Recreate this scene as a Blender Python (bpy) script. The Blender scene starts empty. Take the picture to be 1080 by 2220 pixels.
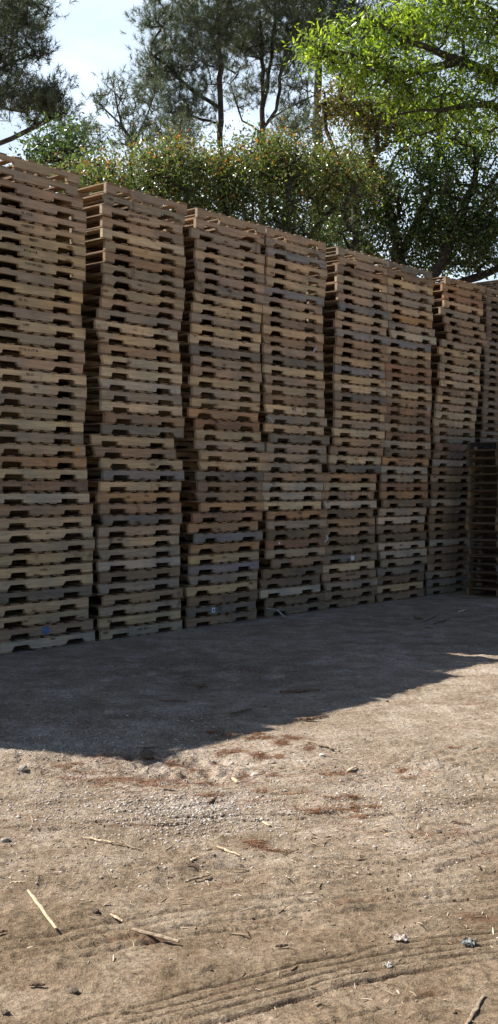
import bpy, bmesh, math, random
import numpy as np
from mathutils import Vector, Matrix

random.seed(7)
RNG = np.random.default_rng(11)
scene = bpy.context.scene
COL = scene.collection
R = math.radians

# ------------------------------------------------------------------ camera model
F, CX, CY, HZ = 2430.0, 540.0, 1110.0, 1058.0      # photo pixels (1080 x 2220)
EYE = 1.61
PITCH = math.atan((CY - HZ) / F)
CP, SP = math.cos(PITCH), math.sin(PITCH)

def ray(u, v):
    a, b = (u - CX) / F, -(v - CY) / F
    return Vector((a, CP + b * SP, b * CP - SP))
def G(u, v, z=0.0):
    d = ray(u, v); k = (z - EYE) / d.z
    return Vector((d.x * k, d.y * k, z))
def at(u, v, Y):
    d = ray(u, v); k = Y / d.y
    return Vector((d.x * k, Y, EYE + d.z * k))

cam_d = bpy.data.cameras.new("camera")
cam = bpy.data.objects.new("camera", cam_d); COL.objects.link(cam)
cam.location = (0, 0, EYE); cam.rotation_euler = (math.pi / 2 - PITCH, 0, 0)
cam_d.sensor_fit = 'VERTICAL'; cam_d.sensor_height = 36.0
cam_d.lens = 36.0 * F / 2220.0
cam_d.clip_end = 3000; cam_d.clip_start = 0.05
scene.camera = cam

# wall geometry
ALPHA = math.atan(2087.0 / F)
WS, WC = math.sin(ALPHA), math.cos(ALPHA)
Y0 = F * 4.828 / 997.0
X0 = (217 - CX) / F * Y0
WANG = math.pi / 2 - ALPHA
Wd = Vector((WS, WC, 0)); Wn = Vector((WC, -WS, 0))   # along the wall; towards the camera
def wall_pt(t, out=0.0, z=0.0):
    return Vector((X0 + t * WS + out * WC, Y0 + t * WC - out * WS, z))
def t_of(u, z):
    k = (u - CX) / F
    return (k * (Y0 * CP - (z - EYE) * SP) - X0) / (WS - k * WC * CP)

# ------------------------------------------------------------------ helpers
def tag(o, label=None, cat=None, group=None, kind=None):
    if label: o["label"] = label
    if cat: o["category"] = cat
    if group: o["group"] = group
    if kind: o["kind"] = kind
    return o
def empty(name, loc, rz=0.0):
    o = bpy.data.objects.new(name, None); COL.objects.link(o)
    o.location = loc; o.rotation_euler = (0, 0, rz); o.empty_display_size = 0.2
    return o
def link(name, me, mat=None, parent=None):
    o = bpy.data.objects.new(name, me); COL.objects.link(o)
    if parent: o.parent = parent
    if mat is not None and not me.materials:
        for m in (mat if isinstance(mat, (list, tuple)) else [mat]): me.materials.append(m)
    return o
def np_mesh(name, verts, faces, smooth=False, mats=None):
    """verts (n,3); faces (m,k) with constant k"""
    verts = np.asarray(verts, dtype=np.float32); faces = np.asarray(faces, dtype=np.int32)
    me = bpy.data.meshes.new(name)
    n, m, k = len(verts), faces.shape[0], faces.shape[1]
    me.vertices.add(n); me.vertices.foreach_set("co", verts.ravel())
    me.loops.add(m * k); me.loops.foreach_set("vertex_index", faces.ravel())
    me.polygons.add(m)
    me.polygons.foreach_set("loop_start", np.arange(0, m * k, k, dtype=np.int32))
    me.polygons.foreach_set("loop_total", np.full(m, k, dtype=np.int32))
    if smooth: me.polygons.foreach_set("use_smooth", np.ones(m, dtype=bool))
    if mats is not None: me.polygons.foreach_set("material_index", np.asarray(mats, dtype=np.int32))
    me.update(calc_edges=True); me.validate()
    return me
class MB:
    def __init__(s): s.v = []; s.f = []
    def box(s, x0, x1, y0, y1, z0, z1, M=None):
        b = len(s.v)
        for p in ((x0,y0,z0),(x1,y0,z0),(x1,y1,z0),(x0,y1,z0),(x0,y0,z1),(x1,y0,z1),(x1,y1,z1),(x0,y1,z1)):
            q = Vector(p)
            s.v.append(tuple(M @ q) if M else tuple(q))
        s.f += [(b,b+3,b+2,b+1),(b+4,b+5,b+6,b+7),(b,b+1,b+5,b+4),(b+1,b+2,b+6,b+5),(b+2,b+3,b+7,b+6),(b+3,b,b+4,b+7)]
    def prism(s, prof, y0, y1):
        b = len(s.v); n = len(prof)
        for y in (y0, y1):
            for x, z in prof: s.v.append((x, y, z))
        s.f.append(tuple(b + i for i in range(n)))
        s.f.append(tuple(b + n + i for i in reversed(range(n))))
        for i in range(n):
            j = (i + 1) % n
            s.f.append((b + j, b + i, b + n + i, b + n + j))
    def mesh(s, name):
        me = bpy.data.meshes.new(name); me.from_pydata(s.v, [], s.f); me.update(); return me

# ------------------------------------------------------------------ materials
def new_mat(name):
    m = bpy.data.materials.new(name); m.use_nodes = True
    nt = m.node_tree; nt.nodes.clear()
    return m, nt
def N(nt, typ, **kw):
    n = nt.nodes.new(typ)
    for k, v in kw.items():
        if hasattr(n, k): setattr(n, k, v)
        else: n.inputs[k].default_value = v
    return n
def ramp(nt, stops):
    n = nt.nodes.new("ShaderNodeValToRGB"); cr = n.color_ramp
    while len(cr.elements) < len(stops): cr.elements.new(0.5)
    for e, (p, c) in zip(cr.elements, stops):
        e.position = p; e.color = (c, c, c, 1) if isinstance(c, (int, float)) else (*c, 1)
    return n
def mixc(nt, blend, fac, a, b):
    n = nt.nodes.new("ShaderNodeMix"); n.data_type = 'RGBA'; n.blend_type = blend
    L = nt.links
    for sock, val in ((n.inputs[0], fac), (n.inputs[6], a), (n.inputs[7], b)):
        if hasattr(val, "is_linked") or hasattr(val, "links"): L.new(val, sock)
        elif isinstance(val, (int, float)): sock.default_value = val
        else: sock.default_value = (*val, 1)
    return n.outputs[2]

def wood_material(name, grain_axis):
    """object colour x grain, knots, stains, dark cracks. grain_axis 0: along X, 1: along Y"""
    m, nt = new_mat(name); L = nt.links
    out = N(nt, "ShaderNodeOutputMaterial"); bs = N(nt, "ShaderNodeBsdfPrincipled")
    L.new(bs.outputs[0], out.inputs[0])
    oi = N(nt, "ShaderNodeObjectInfo"); tc = N(nt, "ShaderNodeTexCoord")
    off = N(nt, "ShaderNodeVectorMath", operation='SCALE'); off.inputs[0].default_value = (37.0, 53.0, 19.0)
    L.new(oi.outputs["Random"], off.inputs["Scale"])
    add = N(nt, "ShaderNodeVectorMath", operation='ADD')
    L.new(tc.outputs["Object"], add.inputs[0]); L.new(off.outputs[0], add.inputs[1])
    def mapped(sc):
        mp = N(nt, "ShaderNodeMapping"); mp.inputs["Scale"].default_value = sc
        L.new(add.outputs[0], mp.inputs["Vector"]); return mp.outputs[0]
    a, b = ((2.2, 30, 30), (9, 160, 160)) if grain_axis == 0 else ((30, 2.2, 30), (160, 9, 160))
    n1 = N(nt, "ShaderNodeTexNoise"); n1.inputs["Scale"].default_value = 1.0; n1.inputs["Detail"].default_value = 5; n1.inputs["Distortion"].default_value = 0.6
    L.new(mapped(a), n1.inputs["Vector"])
    n2 = N(nt, "ShaderNodeTexNoise"); n2.inputs["Scale"].default_value = 1.0; n2.inputs["Detail"].default_value = 3
    L.new(mapped(b), n2.inputs["Vector"])
    n3 = N(nt, "ShaderNodeTexNoise"); n3.inputs["Scale"].default_value = 1.0; n3.inputs["Detail"].default_value = 4; n3.inputs["Roughness"].default_value = 0.65
    L.new(mapped((4.5, 4.5, 3.0) if grain_axis == 0 else (7, 3, 7)), n3.inputs["Vector"])
    n4 = N(nt, "ShaderNodeTexNoise"); n4.inputs["Scale"].default_value = 1.0; n4.inputs["Detail"].default_value = 2
    L.new(mapped((1.6, 1.6, 1.6)), n4.inputs["Vector"])
    r1 = ramp(nt, [(0.3, 0.80), (0.7, 1.16)]); L.new(n1.outputs[0], r1.inputs[0])
    r2 = ramp(nt, [(0.3, 0.8), (0.65, 1.1)]); L.new(n2.outputs[0], r2.inputs[0])
    r3 = ramp(nt, [(0.27, (0.5, 0.49, 0.48)), (0.38, (0.97, 0.96, 0.94)), (0.7, (1.08, 1.07, 1.03))]); L.new(n3.outputs[0], r3.inputs[0])
    r4 = ramp(nt, [(0.35, (0.8, 0.84, 0.9)), (0.65, (1.18, 1.08, 0.98))]); L.new(n4.outputs[0], r4.inputs[0])
    c = mixc(nt, 'MULTIPLY', 1.0, oi.outputs["Color"], r1.outputs[0])
    c = mixc(nt, 'MULTIPLY', 1.0, c, r2.outputs[0])
    c = mixc(nt, 'MULTIPLY', 1.0, c, r3.outputs[0])
    c = mixc(nt, 'MULTIPLY', 1.0, c, r4.outputs[0])
    # knots
    vo = N(nt, "ShaderNodeTexVoronoi"); vo.inputs["Scale"].default_value = 1.0
    L.new(mapped((2.6, 3.0, 7.0) if grain_axis == 0 else (7, 2.6, 7)), vo.inputs["Vector"])
    rk = ramp(nt, [(0.0, (0.3, 0.2, 0.14)), (0.09, (0.38, 0.27, 0.2)), (0.14, (1, 1, 1))]); L.new(vo.outputs[0], rk.inputs[0])
    c = mixc(nt, 'MULTIPLY', 0.8, c, rk.outputs[0])
    L.new(c, bs.inputs["Base Color"])
    bs.inputs["Roughness"].default_value = 0.85
    bs.inputs["Specular IOR Level"].default_value = 0.25
    bp = N(nt, "ShaderNodeBump"); bp.inputs["Strength"].default_value = 0.5; bp.inputs["Distance"].default_value = 0.004
    L.new(n2.outputs[0], bp.inputs["Height"]); L.new(bp.outputs[0], bs.inputs["Normal"])
    return m
M_STR = wood_material("stringer_wood", 0)
M_DECK = wood_material("deck_wood", 1)

def simple_mat(name, col, rough=0.8, noise=None, spec=0.3, col2=None, scale=20):
    m, nt = new_mat(name); L = nt.links
    out = N(nt, "ShaderNodeOutputMaterial"); bs = N(nt, "ShaderNodeBsdfPrincipled"); L.new(bs.outputs[0], out.inputs[0])
    bs.inputs["Roughness"].default_value = rough; bs.inputs["Specular IOR Level"].default_value = spec
    tc = N(nt, "ShaderNodeTexCoord"); n = N(nt, "ShaderNodeTexNoise"); n.inputs["Scale"].default_value = scale; n.inputs["Detail"].default_value = 4
    L.new(tc.outputs["Object"], n.inputs["Vector"])
    r = ramp(nt, [(0.35, col), (0.65, col2 or tuple(x * 0.7 for x in col))]); L.new(n.outputs[0], r.inputs[0])
    L.new(r.outputs[0], bs.inputs["Base Color"])
    bp = N(nt, "ShaderNodeBump"); bp.inputs["Strength"].default_value = 0.5; bp.inputs["Distance"].default_value = 0.01
    L.new(n.outputs[0], bp.inputs["Height"]); L.new(bp.outputs[0], bs.inputs["Normal"])
    return m
def island_mat(name, stops, rough=0.8, spec=0.3, trans=0.0, tcol=None):
    """one colour per loose piece (leaf, pebble, chip)"""
    m, nt = new_mat(name); L = nt.links
    out = N(nt, "ShaderNodeOutputMaterial"); bs = N(nt, "ShaderNodeBsdfPrincipled")
    g = N(nt, "ShaderNodeNewGeometry"); r = ramp(nt, stops); L.new(g.outputs["Random Per Island"], r.inputs[0])
    L.new(r.outputs[0], bs.inputs["Base Color"]); bs.inputs["Roughness"].default_value = rough
    bs.inputs["Specular IOR Level"].default_value = spec
    if trans > 0:
        tr = N(nt, "ShaderNodeBsdfTranslucent"); mx = N(nt, "ShaderNodeMixShader"); mx.inputs[0].default_value = trans
        tc = mixc(nt, 'MULTIPLY', 1.0, r.outputs[0], tcol or (1.6, 1.7, 0.7))
        L.new(tc, tr.inputs[0]); L.new(bs.outputs[0], mx.inputs[1]); L.new(tr.outputs[0], mx.inputs[2]); L.new(mx.outputs[0], out.inputs[0])
    else: L.new(bs.outputs[0], out.inputs[0])
    return m

# ------------------------------------------------------------------ pallets
PL, PW, PH = 1.219, 1.016, 0.1207
TB = 0.016; SH = PH - 2 * TB; ST = 0.038
def stringer_profile(kind, rnd):
    x0, x1 = -PL / 2, PL / 2; zb, zt = TB, TB + SH
    prof = [(x0, zb)]
    for c in (-0.343 + rnd.uniform(-.012, .012), 0.343 + rnd.uniform(-.012, .012)):
        w = 0.114 + rnd.uniform(-.012, .012); d = 0.038 + rnd.uniform(-.003, .006)
        if kind == 0:      # square cut
            prof += [(c - w, zb), (c - w + .002, zb + d), (c + w - .002, zb + d), (c + w, zb)]
        elif kind == 1:    # rounded
            r = 0.022
            prof += [(c - w - .004, zb)]
            for k in range(5):
                a = math.pi - k * math.pi / 8
                prof.append((c - w + r + r * math.cos(a), zb + d - r + r * math.sin(a)))
            for k in range(5):
                a = math.pi / 2 - k * math.pi / 8
                prof.append((c + w - r + r * math.cos(a), zb + d - r + r * math.sin(a)))
            prof += [(c + w + .004, zb)]
        else:              # flared
            prof += [(c - w - .02, zb), (c - w + .02, zb + d + .003), (c + w - .02, zb + d + .003), (c + w + .02, zb)]
    prof.append((x1, zb))
    # slightly worn top edge
    ch = rnd.uniform(0, .008)
    prof += [(x1, zt - ch), (x1 - ch * 1.5, zt)]
    n = 5
    for i in range(1, n): prof.append((x1 - (x1 - x0) * i / n, zt + rnd.uniform(-.0015, 0)))
    ch = rnd.uniform(0, .006)
    prof += [(x0 + ch, zt), (x0, zt - ch)]
    return prof
STR_MESH = []
for i in range(14):
    rnd = random.Random(100 + i); mb = MB()
    pf = stringer_profile((0, 1, 2, 0, 1)[i % 5], rnd)
    if i >= 9:      # a split or bitten-off lower corner, different on each
        k = rnd.choice((0, len(pf) // 2)); sgn = -1 if i % 2 else 1
        pf = [(x + (.05 * rnd.random() * (1 if x < 0 else -1) if abs(abs(x) - PL / 2) < .001 and z < .03 and (x * sgn > 0) else 0),
               z + (.018 * rnd.random() if abs(x) < .2 and z < .03 else 0)) for x, z in pf]
    mb.prism(pf, 0, ST)
    # taper of a split end on some
    me = mb.mesh("stringer"); me.materials.append(M_STR); STR_MESH.append(me)
def deck_mesh(top, rnd):
    mb = MB()
    if top:
        ws = [.135] + [.089] * 5 + [.135]
        if rnd.random() < .4: ws = [.135] + [.095 + rnd.uniform(-.02, .02) for _ in range(5)] + [.135]
    else: ws = [.135, .089, .089, .089, .135]
    xs = []
    if top:
        gap = (PL - sum(ws)) / (len(ws) - 1); x = -PL / 2
        for w in ws: xs.append((x, x + w)); x += w + gap
    else:
        for c, w in zip((-.542, -.14, 0, .14, .542), ws): xs.append((c - w / 2, c + w / 2))
    z = PH - TB if top else 0.0
    for k, (a, b) in enumerate(xs):
        j = rnd.uniform(-.008, .008) if 0 < k < len(xs) - 1 else rnd.uniform(-.002, .002)
        oy, oy2 = rnd.uniform(-.009, .006), rnd.uniform(-.006, .008)
        t = TB - rnd.uniform(.001, .005)
        yaw = Matrix.Rotation(rnd.uniform(-.008, .008), 4, 'Z')
        z0 = z + .0008 if top else z + .0008
        mb.box(a + j + .001, b + j - .001, -PW / 2 + oy, PW / 2 + oy2, z0, z0 + t - .0008, yaw)
    me = mb.mesh("top_deck" if top else "bottom_deck"); me.materials.append(M_DECK); return me
TOP_MESH = [deck_mesh(True, random.Random(20 + i)) for i in range(6)]
BOT_MESH = [deck_mesh(False, random.Random(40 + i)) for i in range(6)]

PAL = {  # colour, words
 'L': ((.60,.49,.325), 'cream'), 'T': ((.52,.40,.255), 'tan'), 'P': ((.40,.30,.225), 'dusty brown'),
 'O': ((.42,.255,.135), 'orange-brown'), 'B': ((.31,.215,.145), 'brown'), 'R': ((.28,.155,.10), 'reddish brown'),
 'G': ((.345,.29,.225), 'weathered grey'), 'D': ((.16,.155,.145), 'dark grey'), 'U': ((.225,.235,.25), 'blue-grey'),
 'Y': ((.50,.39,.235), 'yellowish tan'), 'N': ((.19,.14,.095), 'dark brown'), 'W': ((.48,.435,.36), 'pale grey'),
 'V': ((.22,.20,.25), 'faded purple')}
for _k, (_c, _w) in list(PAL.items()):
    PAL[_k] = (tuple(.76 * a + .24 * b for a, b in zip(_c, (.39, .315, .21))), _w)
def jit(c, rnd, s=.10):
    k = 1 + rnd.uniform(-s, s)
    return tuple(max(.01, x * k * (1 + rnd.uniform(-.02, .02))) for x in c) + (1,)

def build_pallet():
    root = empty("wooden_pallet", (0, 0, 0))
    parts = []
    for y in (-PW / 2, -ST / 2, PW / 2 - ST):
        s = link("stringer", STR_MESH[0], None, root); s.location = (0, y, 0); parts.append(s)
    parts.append(link("top_deck", TOP_MESH[0], None, root)); parts.append(link("bottom_deck", BOT_MESH[0], None, root))
    return root
PROTO = build_pallet(); PROTO_USED = [False]
def place_pallet(loc, rz, code, label, rnd, sx=1.0, group="wooden pallets stacked in the long wall"):
    if not PROTO_USED[0]:
        root = PROTO; parts = list(PROTO.children); PROTO_USED[0] = True
    else:
        root = PROTO.copy(); COL.objects.link(root); parts = []
        for ch in PROTO.children:
            c = ch.copy(); COL.objects.link(c); c.parent = root; parts.append(c)
    root.location = loc; root.rotation_euler = (rnd.uniform(-.003, .003), rnd.uniform(-.0035, .0035), rz)
    root.scale = (sx, 1, 1)
    base = PAL[code][0]
    deckc = jit(tuple((.45 * b + .55 * g) * (.70 if group.endswith('wall') else .28) for b, g in zip(base, (.42, .28, .165))), rnd, .18)  # deck colour carries orange sun glow and the dark shade inside the stacks
    k = rnd.randrange(len(STR_MESH))
    for p in parts:
        if p.name.startswith("stringer"):
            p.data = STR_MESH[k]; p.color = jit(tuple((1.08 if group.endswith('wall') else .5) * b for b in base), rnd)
        elif p.name.startswith("top"):
            p.data = TOP_MESH[rnd.randrange(6)]; p.color = deckc
        else:
            p.data = BOT_MESH[rnd.randrange(6)]; p.color = deckc
    tag(root, label, "pallet", group)
    return root

ORD = ["topmost","second","third","fourth","fifth","sixth","seventh","eighth","ninth","tenth","eleventh","twelfth",
 "thirteenth","fourteenth","fifteenth","sixteenth","seventeenth","eighteenth","nineteenth","twentieth"]
def row_words(i, n):      # i 0 = top
    if i == 0: return "topmost"
    if i == n - 1: return "lowest"
    if i < 20: return ORD[i] + " from the top"
    j = n - 1 - i
    return ORD[j] + " from the ground"
# photo x of each pallet's left edge (s1: right edge), rows from the top: (origin, scale, values, colour codes)
S = {
 1: (0, 5.143, [885,870,930,965,965,945,965,945,950,930,920,910,920,945,940,960,935,965,970,970,955,935,935,955,960,985,990,1005,1040,1015,1035,1055,1040,1025,1030,1020,990,995,1050,1060],
     "GPPPPTTTYGYYGLGTPLLGTLGTOLBWBTLGTTLDTTBW"),
 2: (180, 4.696, [240,215,185,205,205,230,215,205,215,210,200,165,140,155,170,180,180,175,185,180,215,195,90,110,190,210,185,165,180,185,165,150,155,165,175,145,200,180,180,180],
     "GGPPLYBGGTPGLTBLLWGLBDTBTUTOBDPTGWNGBGYG"),
 3: (390, 5.684, [215,205,150,205,200,195,195,190,180,160,140,160,140,135,165,160,130,145,145,120,170,180,205,245,240,220,225,210,230,170,120,180,145,120,125,110,95,110,95,105],
     "GPGGTGPGTTGTLDPPYGYORTGTTDBBOROUOYVGYNDB"),
 4: (550, 6.75, [190,190,190,200,190,165,160,140,140,140,145,150,140,150,140,170,165,160,170,215,170,235,200,205,130,160,130,135,105,200,190,205,180,185,260,145,100,100,195,200],
     "PGUTPTUPTBTBPDLPTBLGTDGGGBWWLOGNRGBNNWNN"),
 5: (685, 6.75, [335,340,300,320,310,330,345,320,295,295,290,295,300,290,280,285,280,275,290,285,245,275,225,190,200,120,105,95,110,80,100,90,100,140,115,105,110,130,130,100],
     "GPBTGPUTPUBBTUYLDBYGLBBLDOYBWNOBNNDLBGNN"),
 6: (810, 7.714, [225,235,225,240,215,240,230,270,280,190,200,195,200,195,205,205,205,195,190,195,210,180,190,160,140,140,140,140,160,100,95,60,100,90,130,150,80,50,60,70],
     "DNYGGTOGWUTBRRGTBRNGRGNOWGRONGWBNWWGDNYN"),
 7: (920, 6.75, [320,270,280,280,240,300,330,350,245,225,240,215,220,230,210,200,180,160,150,140,165,180,140,150,130,120,125,125,105,110,90,85,90,85,70,65,60,55,55,60],
     "BORTGBBBGYBGPTBTPLTBGRBWBYNBWBNBNWBNBGUD"),
}
STACKN = {1:"the leftmost stack",2:"the second stack from the left",3:"the third stack from the left",4:"the fourth stack from the left",
 5:"the fifth stack from the left",6:"the sixth stack from the left",7:"the seventh stack from the left"}
ROWS = {}
stack_t = {}
for s, (ox, sc, xs, codes) in S.items():
    assert len(xs) == 40 and len(codes) == 40, (s, len(xs), len(codes))
    ts = []
    for i, (xv, code) in enumerate(zip(xs, codes)):
        rnd = random.Random(s * 1000 + i)
        z = (39 - i) * PH
        t = t_of(ox + xv / sc, z + PH / 2)
        tc = t - PL / 2 if s == 1 else t + PL / 2
        ts.append(tc)
        out = rnd.uniform(-.014, .014)
        c = wall_pt(tc, out - PW / 2, z + .001)
        label = "%s wooden pallet, %s of %s" % (PAL[code][1], row_words(i, 40), STACKN[s])
        sx = 1.0 + rnd.uniform(-.012, .006)
        if s == 3 and i in (20, 21, 28): sx = .93
        ROWS[(s, i)] = place_pallet(c, WANG + rnd.uniform(-.010, .010), code, label, rnd, sx)
    stack_t[s] = sum(ts) / 40
# side-on stack in front of the wall at the right edge
pc = G(1012, 1291); T9 = (pc.x - X0) * WS + (pc.y - Y0) * WC; O9 = (pc.x - X0) * WC - (pc.y - Y0) * WS
c9 = "DBGTBGTPBGYGWBGUBNB"
for i in range(19):
    rnd = random.Random(9000 + i); z = (18 - i) * PH
    c = wall_pt(T9 + PL / 2 + rnd.uniform(-.03, .03), O9 + PW / 2 + rnd.uniform(-.02, .02), z + .001)
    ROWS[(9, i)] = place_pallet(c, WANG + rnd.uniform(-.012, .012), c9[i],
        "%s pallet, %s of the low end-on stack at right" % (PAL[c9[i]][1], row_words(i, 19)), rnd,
        group="pallets in the low end-on stack")

# ---- small things on pallets
M_INK = simple_mat("stamp_ink", (.05, .045, .05), .9)
M_PAPER = simple_mat("label_paper", (.78, .80, .84), .6, col2=(.7, .72, .78))
M_BLUE = simple_mat("label_print", (.10, .20, .42), .6)
M_ORANGE = simple_mat("orange_tag", (.85, .38, .03), .6)
M_FILM = simple_mat("plastic_film", (.62, .66, .70), .35, spec=.6)
def on_face(s, i, name, mb, mat, x, z):
    """a thin part lying on the face of the front stringer; x along the pallet from its centre"""
    root = ROWS[(s, i)]
    o = link(name, mb.mesh(name), mat, root); o.location = (x, -PW / 2 - .0025, z)
    return o
def stamp_mesh(rnd, n, h):
    mb = MB(); x = 0
    for k in range(n):
        w = h * rnd.uniform(.45, .7)
        st = h * .17
        if rnd.random() < .15: x += w; continue
        mb.box(x, x + st, 0, .001, 0, h)
        if rnd.random() < .6: mb.box(x + st + .0006, x + w, 0, .001, h - st, h)
        if rnd.random() < .6: mb.box(x + st + .0006, x + w - st, 0, .001, h * .42, h * .42 + st)
        if rnd.random() < .5: mb.box(x + st + .0006, x + w, 0, .001, 0, st)
        if rnd.random() < .35: mb.box(x + w - st, x + w, 0, .001, st + .0008, h * .9 - st)
        x += w + h * .22
    return mb
for (s, i, x, n, h) in [(1,4,-.22,7,.026),(1,5,-.20,8,.026),(1,6,-.12,7,.028),(1,7,-.18,9,.024),(1,8,-.16,9,.02),(1,11,-.2,6,.026),
      (1,13,-.2,7,.024),(1,15,-.25,12,.026),(1,17,-.18,7,.022),(1,26,-.25,8,.022),(1,33,-.08,6,.02),(1,30,-.02,3,.022),
      (2,2,-.2,14,.026),(2,27,.05,5,.026),(2,39,-.1,11,.024),(3,33,-.06,5,.018),(3,7,-.1,6,.03),(4,18,-.08,3,.04),(4,29,0,2,.05),
      (5,36,-.1,9,.032),(5,20,-.06,2,.04),(5,23,-.05,5,.02),(6,23,-.2,12,.02),(7,9,.0,5,.035),(2,38,-.5,3,.03),(1,35,-.1,0,.02),(3,36,-.1,2,.02)]:
    if n: on_face(s, i, "ink_stamp", stamp_mesh(random.Random(s * 77 + i), n, h), M_INK, x, .060)
def plate(w, h, d=.0012):
    mb = MB(); mb.box(-w / 2, w / 2, -d, 0, -h / 2, h / 2); return mb
o = on_face(5, 34, "paper_label", plate(.075, .058), M_PAPER, .03, .055)
o = on_face(3, 38, "paper_label", plate(.058, .060), M_PAPER, -.17, .058)
b = link("label_print", plate(.026, .028).mesh("label_print"), M_BLUE, o); b.location = (0, -.003, 0)
on_face(4, 32, "paper_label", plate(.03, .03), M_PAPER, -.37, .075)
on_face(1, 23, "orange_tag", plate(.034, .042), M_ORANGE, .505, .065)
on_face(1, 38, "blue_label", plate(.085, .07), M_BLUE, -.02, .06)
on_face(7, 18, "paper_label", plate(.02, .04), M_PAPER, .02, .065)
on_face(7, 14, "paper_label", plate(.02, .04), M_PAPER, .10, .06)
on_face(7, 23, "paper_label", plate(.02, .03), M_PAPER, -.1, .06)

def strip(name, pts, w, mat, label, cat, wdir=(0, 0, 1), th=.002):
    vs = []; fs = []
    wd = Vector(wdir)
    for k, p in enumerate(pts):
        p = Vector(p); ww = w * (1 + .35 * math.sin(k * 2.1))
        t = (Vector(pts[min(k + 1, len(pts) - 1)]) - Vector(pts[max(k - 1, 0)])).normalized()
        nn = t.cross(wd).normalized() * th
        side = t.cross(nn).normalized() * ww / 2
        for q in (p + side + nn, p - side + nn, p - side - nn, p + side - nn): vs.append(tuple(q))
    for k in range(len(pts) - 1):
        a, b2 = k * 4, k * 4 + 4
        for j in range(4): fs.append((a + j, a + (j + 1) % 4, b2 + (j + 1) % 4, b2 + j))
    fs.append((3, 2, 1, 0)); e = len(vs) - 4; fs.append((e, e + 1, e + 2, e + 3))
    me = bpy.data.meshes.new(name); me.from_pydata(vs, [], fs); me.update()
    o = link(name, me, mat); tag(o, label, cat); return o
def wp(u, v, out=.02):
    d = ray(u, v)   # hit plane a little in front of the wall
    P0 = wall_pt(0, out); k = (P0.x * Wn.x + P0.y * Wn.y) / (d.x * Wn.x + d.y * Wn.y)
    return Vector((d.x * k, d.y * k, EYE + d.z * k))
strip("plastic_film", [wp(578,1318,.03), wp(588,1321,.05), wp(600,1321,.04), wp(607,1328,.06), wp(617,1338,.09)], .035, M_FILM,
      "torn strip of clear plastic film hanging to the ground from the fourth stack", "plastic film", (.76,-.65,0))
strip("plastic_film", [wp(708,1160,.03), wp(710,1168,.04), wp(704,1176,.04)], .03, M_FILM,
      "white plastic scrap caught in the left side of the fifth stack", "plastic film", (.76,-.65,0))
strip("plastic_film", [wp(685,752,.03), wp(683,758,.04), wp(679,764,.03)], .03, M_FILM,
      "white plastic scrap caught high on the right edge of the fourth stack", "plastic film", (.76,-.65,0))
strip("plastic_film", [wp(929,883,.03), wp(930,888,.045), wp(928,893,.03)], .03, M_FILM,
      "white plastic scrap caught on the right edge of the sixth stack", "plastic film", (.76,-.65,0))
strip("packing_strap", [wp(578,903,.03), wp(586,907,.04), wp(591,916,.03)], .012, M_PAPER,
      "white curl of strap on a tan pallet halfway up the fourth stack", "strap", (.76,-.65,0))

# ---- the rest of the pallets: partly seen eighth stack, the row behind and those beyond the frame, as one mass
def bulk_pallets():
    V = []; Fc = []
    base = MB()
    for y in (-PW / 2, -ST / 2, PW / 2 - ST):
        x = -PL / 2; zb, zt = TB, TB + SH
        base.box(x, -x, y, y + ST, zb + .038, zt)
        for a, b in ((x, x + .152), (x + .381, -x - .381), (-x - .152, -x)): base.box(a, b, y, y + ST, zb, zb + .0378)
    for k in range(7):
        a = -PL / 2 + k * (PL - .11) / 6; base.box(a, a + .11, -PW / 2 - .002, PW / 2 + .002, PH - TB + .0004, PH - .0006)
    for c in (-.542, -.14, 0, .14, .542): base.box(c - .055, c + .055, -PW / 2 - .002, PW / 2 + .002, .0006, TB - .0004)
    bv = np.array(base.v); bf = np.array(base.f)
    pos = []
    per = (stack_t[7] - stack_t[2]) / 5
    for i in range(40):                                   # eighth stack, and two past it
        z = (39 - i) * PH
        pos.append((t_of(1058 - i * .55, z) + PL / 2 + RNG.uniform(-.02, .02), -PW / 2, z))
        pos.append((t_of(1058 - i * .55, z) + PL / 2 + 1.25 + RNG.uniform(-.02, .02), -PW / 2, z)); pos.append((t_of(1058 - i * .55, z) + PL / 2 + 2.5 + RNG.uniform(-.02, .02), -PW / 2, z))
    for i in range(42):  # stacks left of the frame, topped with added unseen rows to extend their shadow
        for k in (1, 2, 3): pos.append((stack_t[1] - .05 - k * 1.27 + RNG.uniform(-.03, .03), -PW / 2 + .02, i * PH))
    for i in range(40, 43):                               # unseen extra rows past the right edge, added to lengthen the shadow
        z = i * PH; pos.append((t_of(1056, 39 * PH) + PL / 2 + 1.3, -PW / 2, z)); pos.append((t_of(1056, 39 * PH) + PL / 2 + 2.56, -PW / 2, z))
    for s in range(-3, 10):                               # second row, a little lower
        n = 38
        for i in range(n):
            pos.append((stack_t[2] + (s - 2) * per + .42 + RNG.uniform(-.03, .03), -PW * 1.56, i * PH))
            if i < 36: pos.append((stack_t[2] + (s - 2) * per - .35 + RNG.uniform(-.03, .03), -PW * 2.62, i * PH))  # unseen third row, added to stop light leaking through the notches
    for (t, o, z) in pos:
        a = WANG + RNG.uniform(-.01, .01); c, s_ = math.cos(a), math.sin(a); p = wall_pt(t, o + RNG.uniform(-.012, .012), z + .001)
        x = bv[:, 0] * c - bv[:, 1] * s_ + p.x; y = bv[:, 0] * s_ + bv[:, 1] * c + p.y
        Fc.append(bf + len(V) * len(bv)); V.append(np.stack([x, y, bv[:, 2] + p.z], 1))
    me = np_mesh("pallet_mass", np.concatenate(V), np.concatenate(Fc))
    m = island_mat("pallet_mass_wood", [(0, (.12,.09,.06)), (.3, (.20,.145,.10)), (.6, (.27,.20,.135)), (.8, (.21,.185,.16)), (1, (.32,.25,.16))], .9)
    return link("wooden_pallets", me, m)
o = bulk_pallets()
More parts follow.
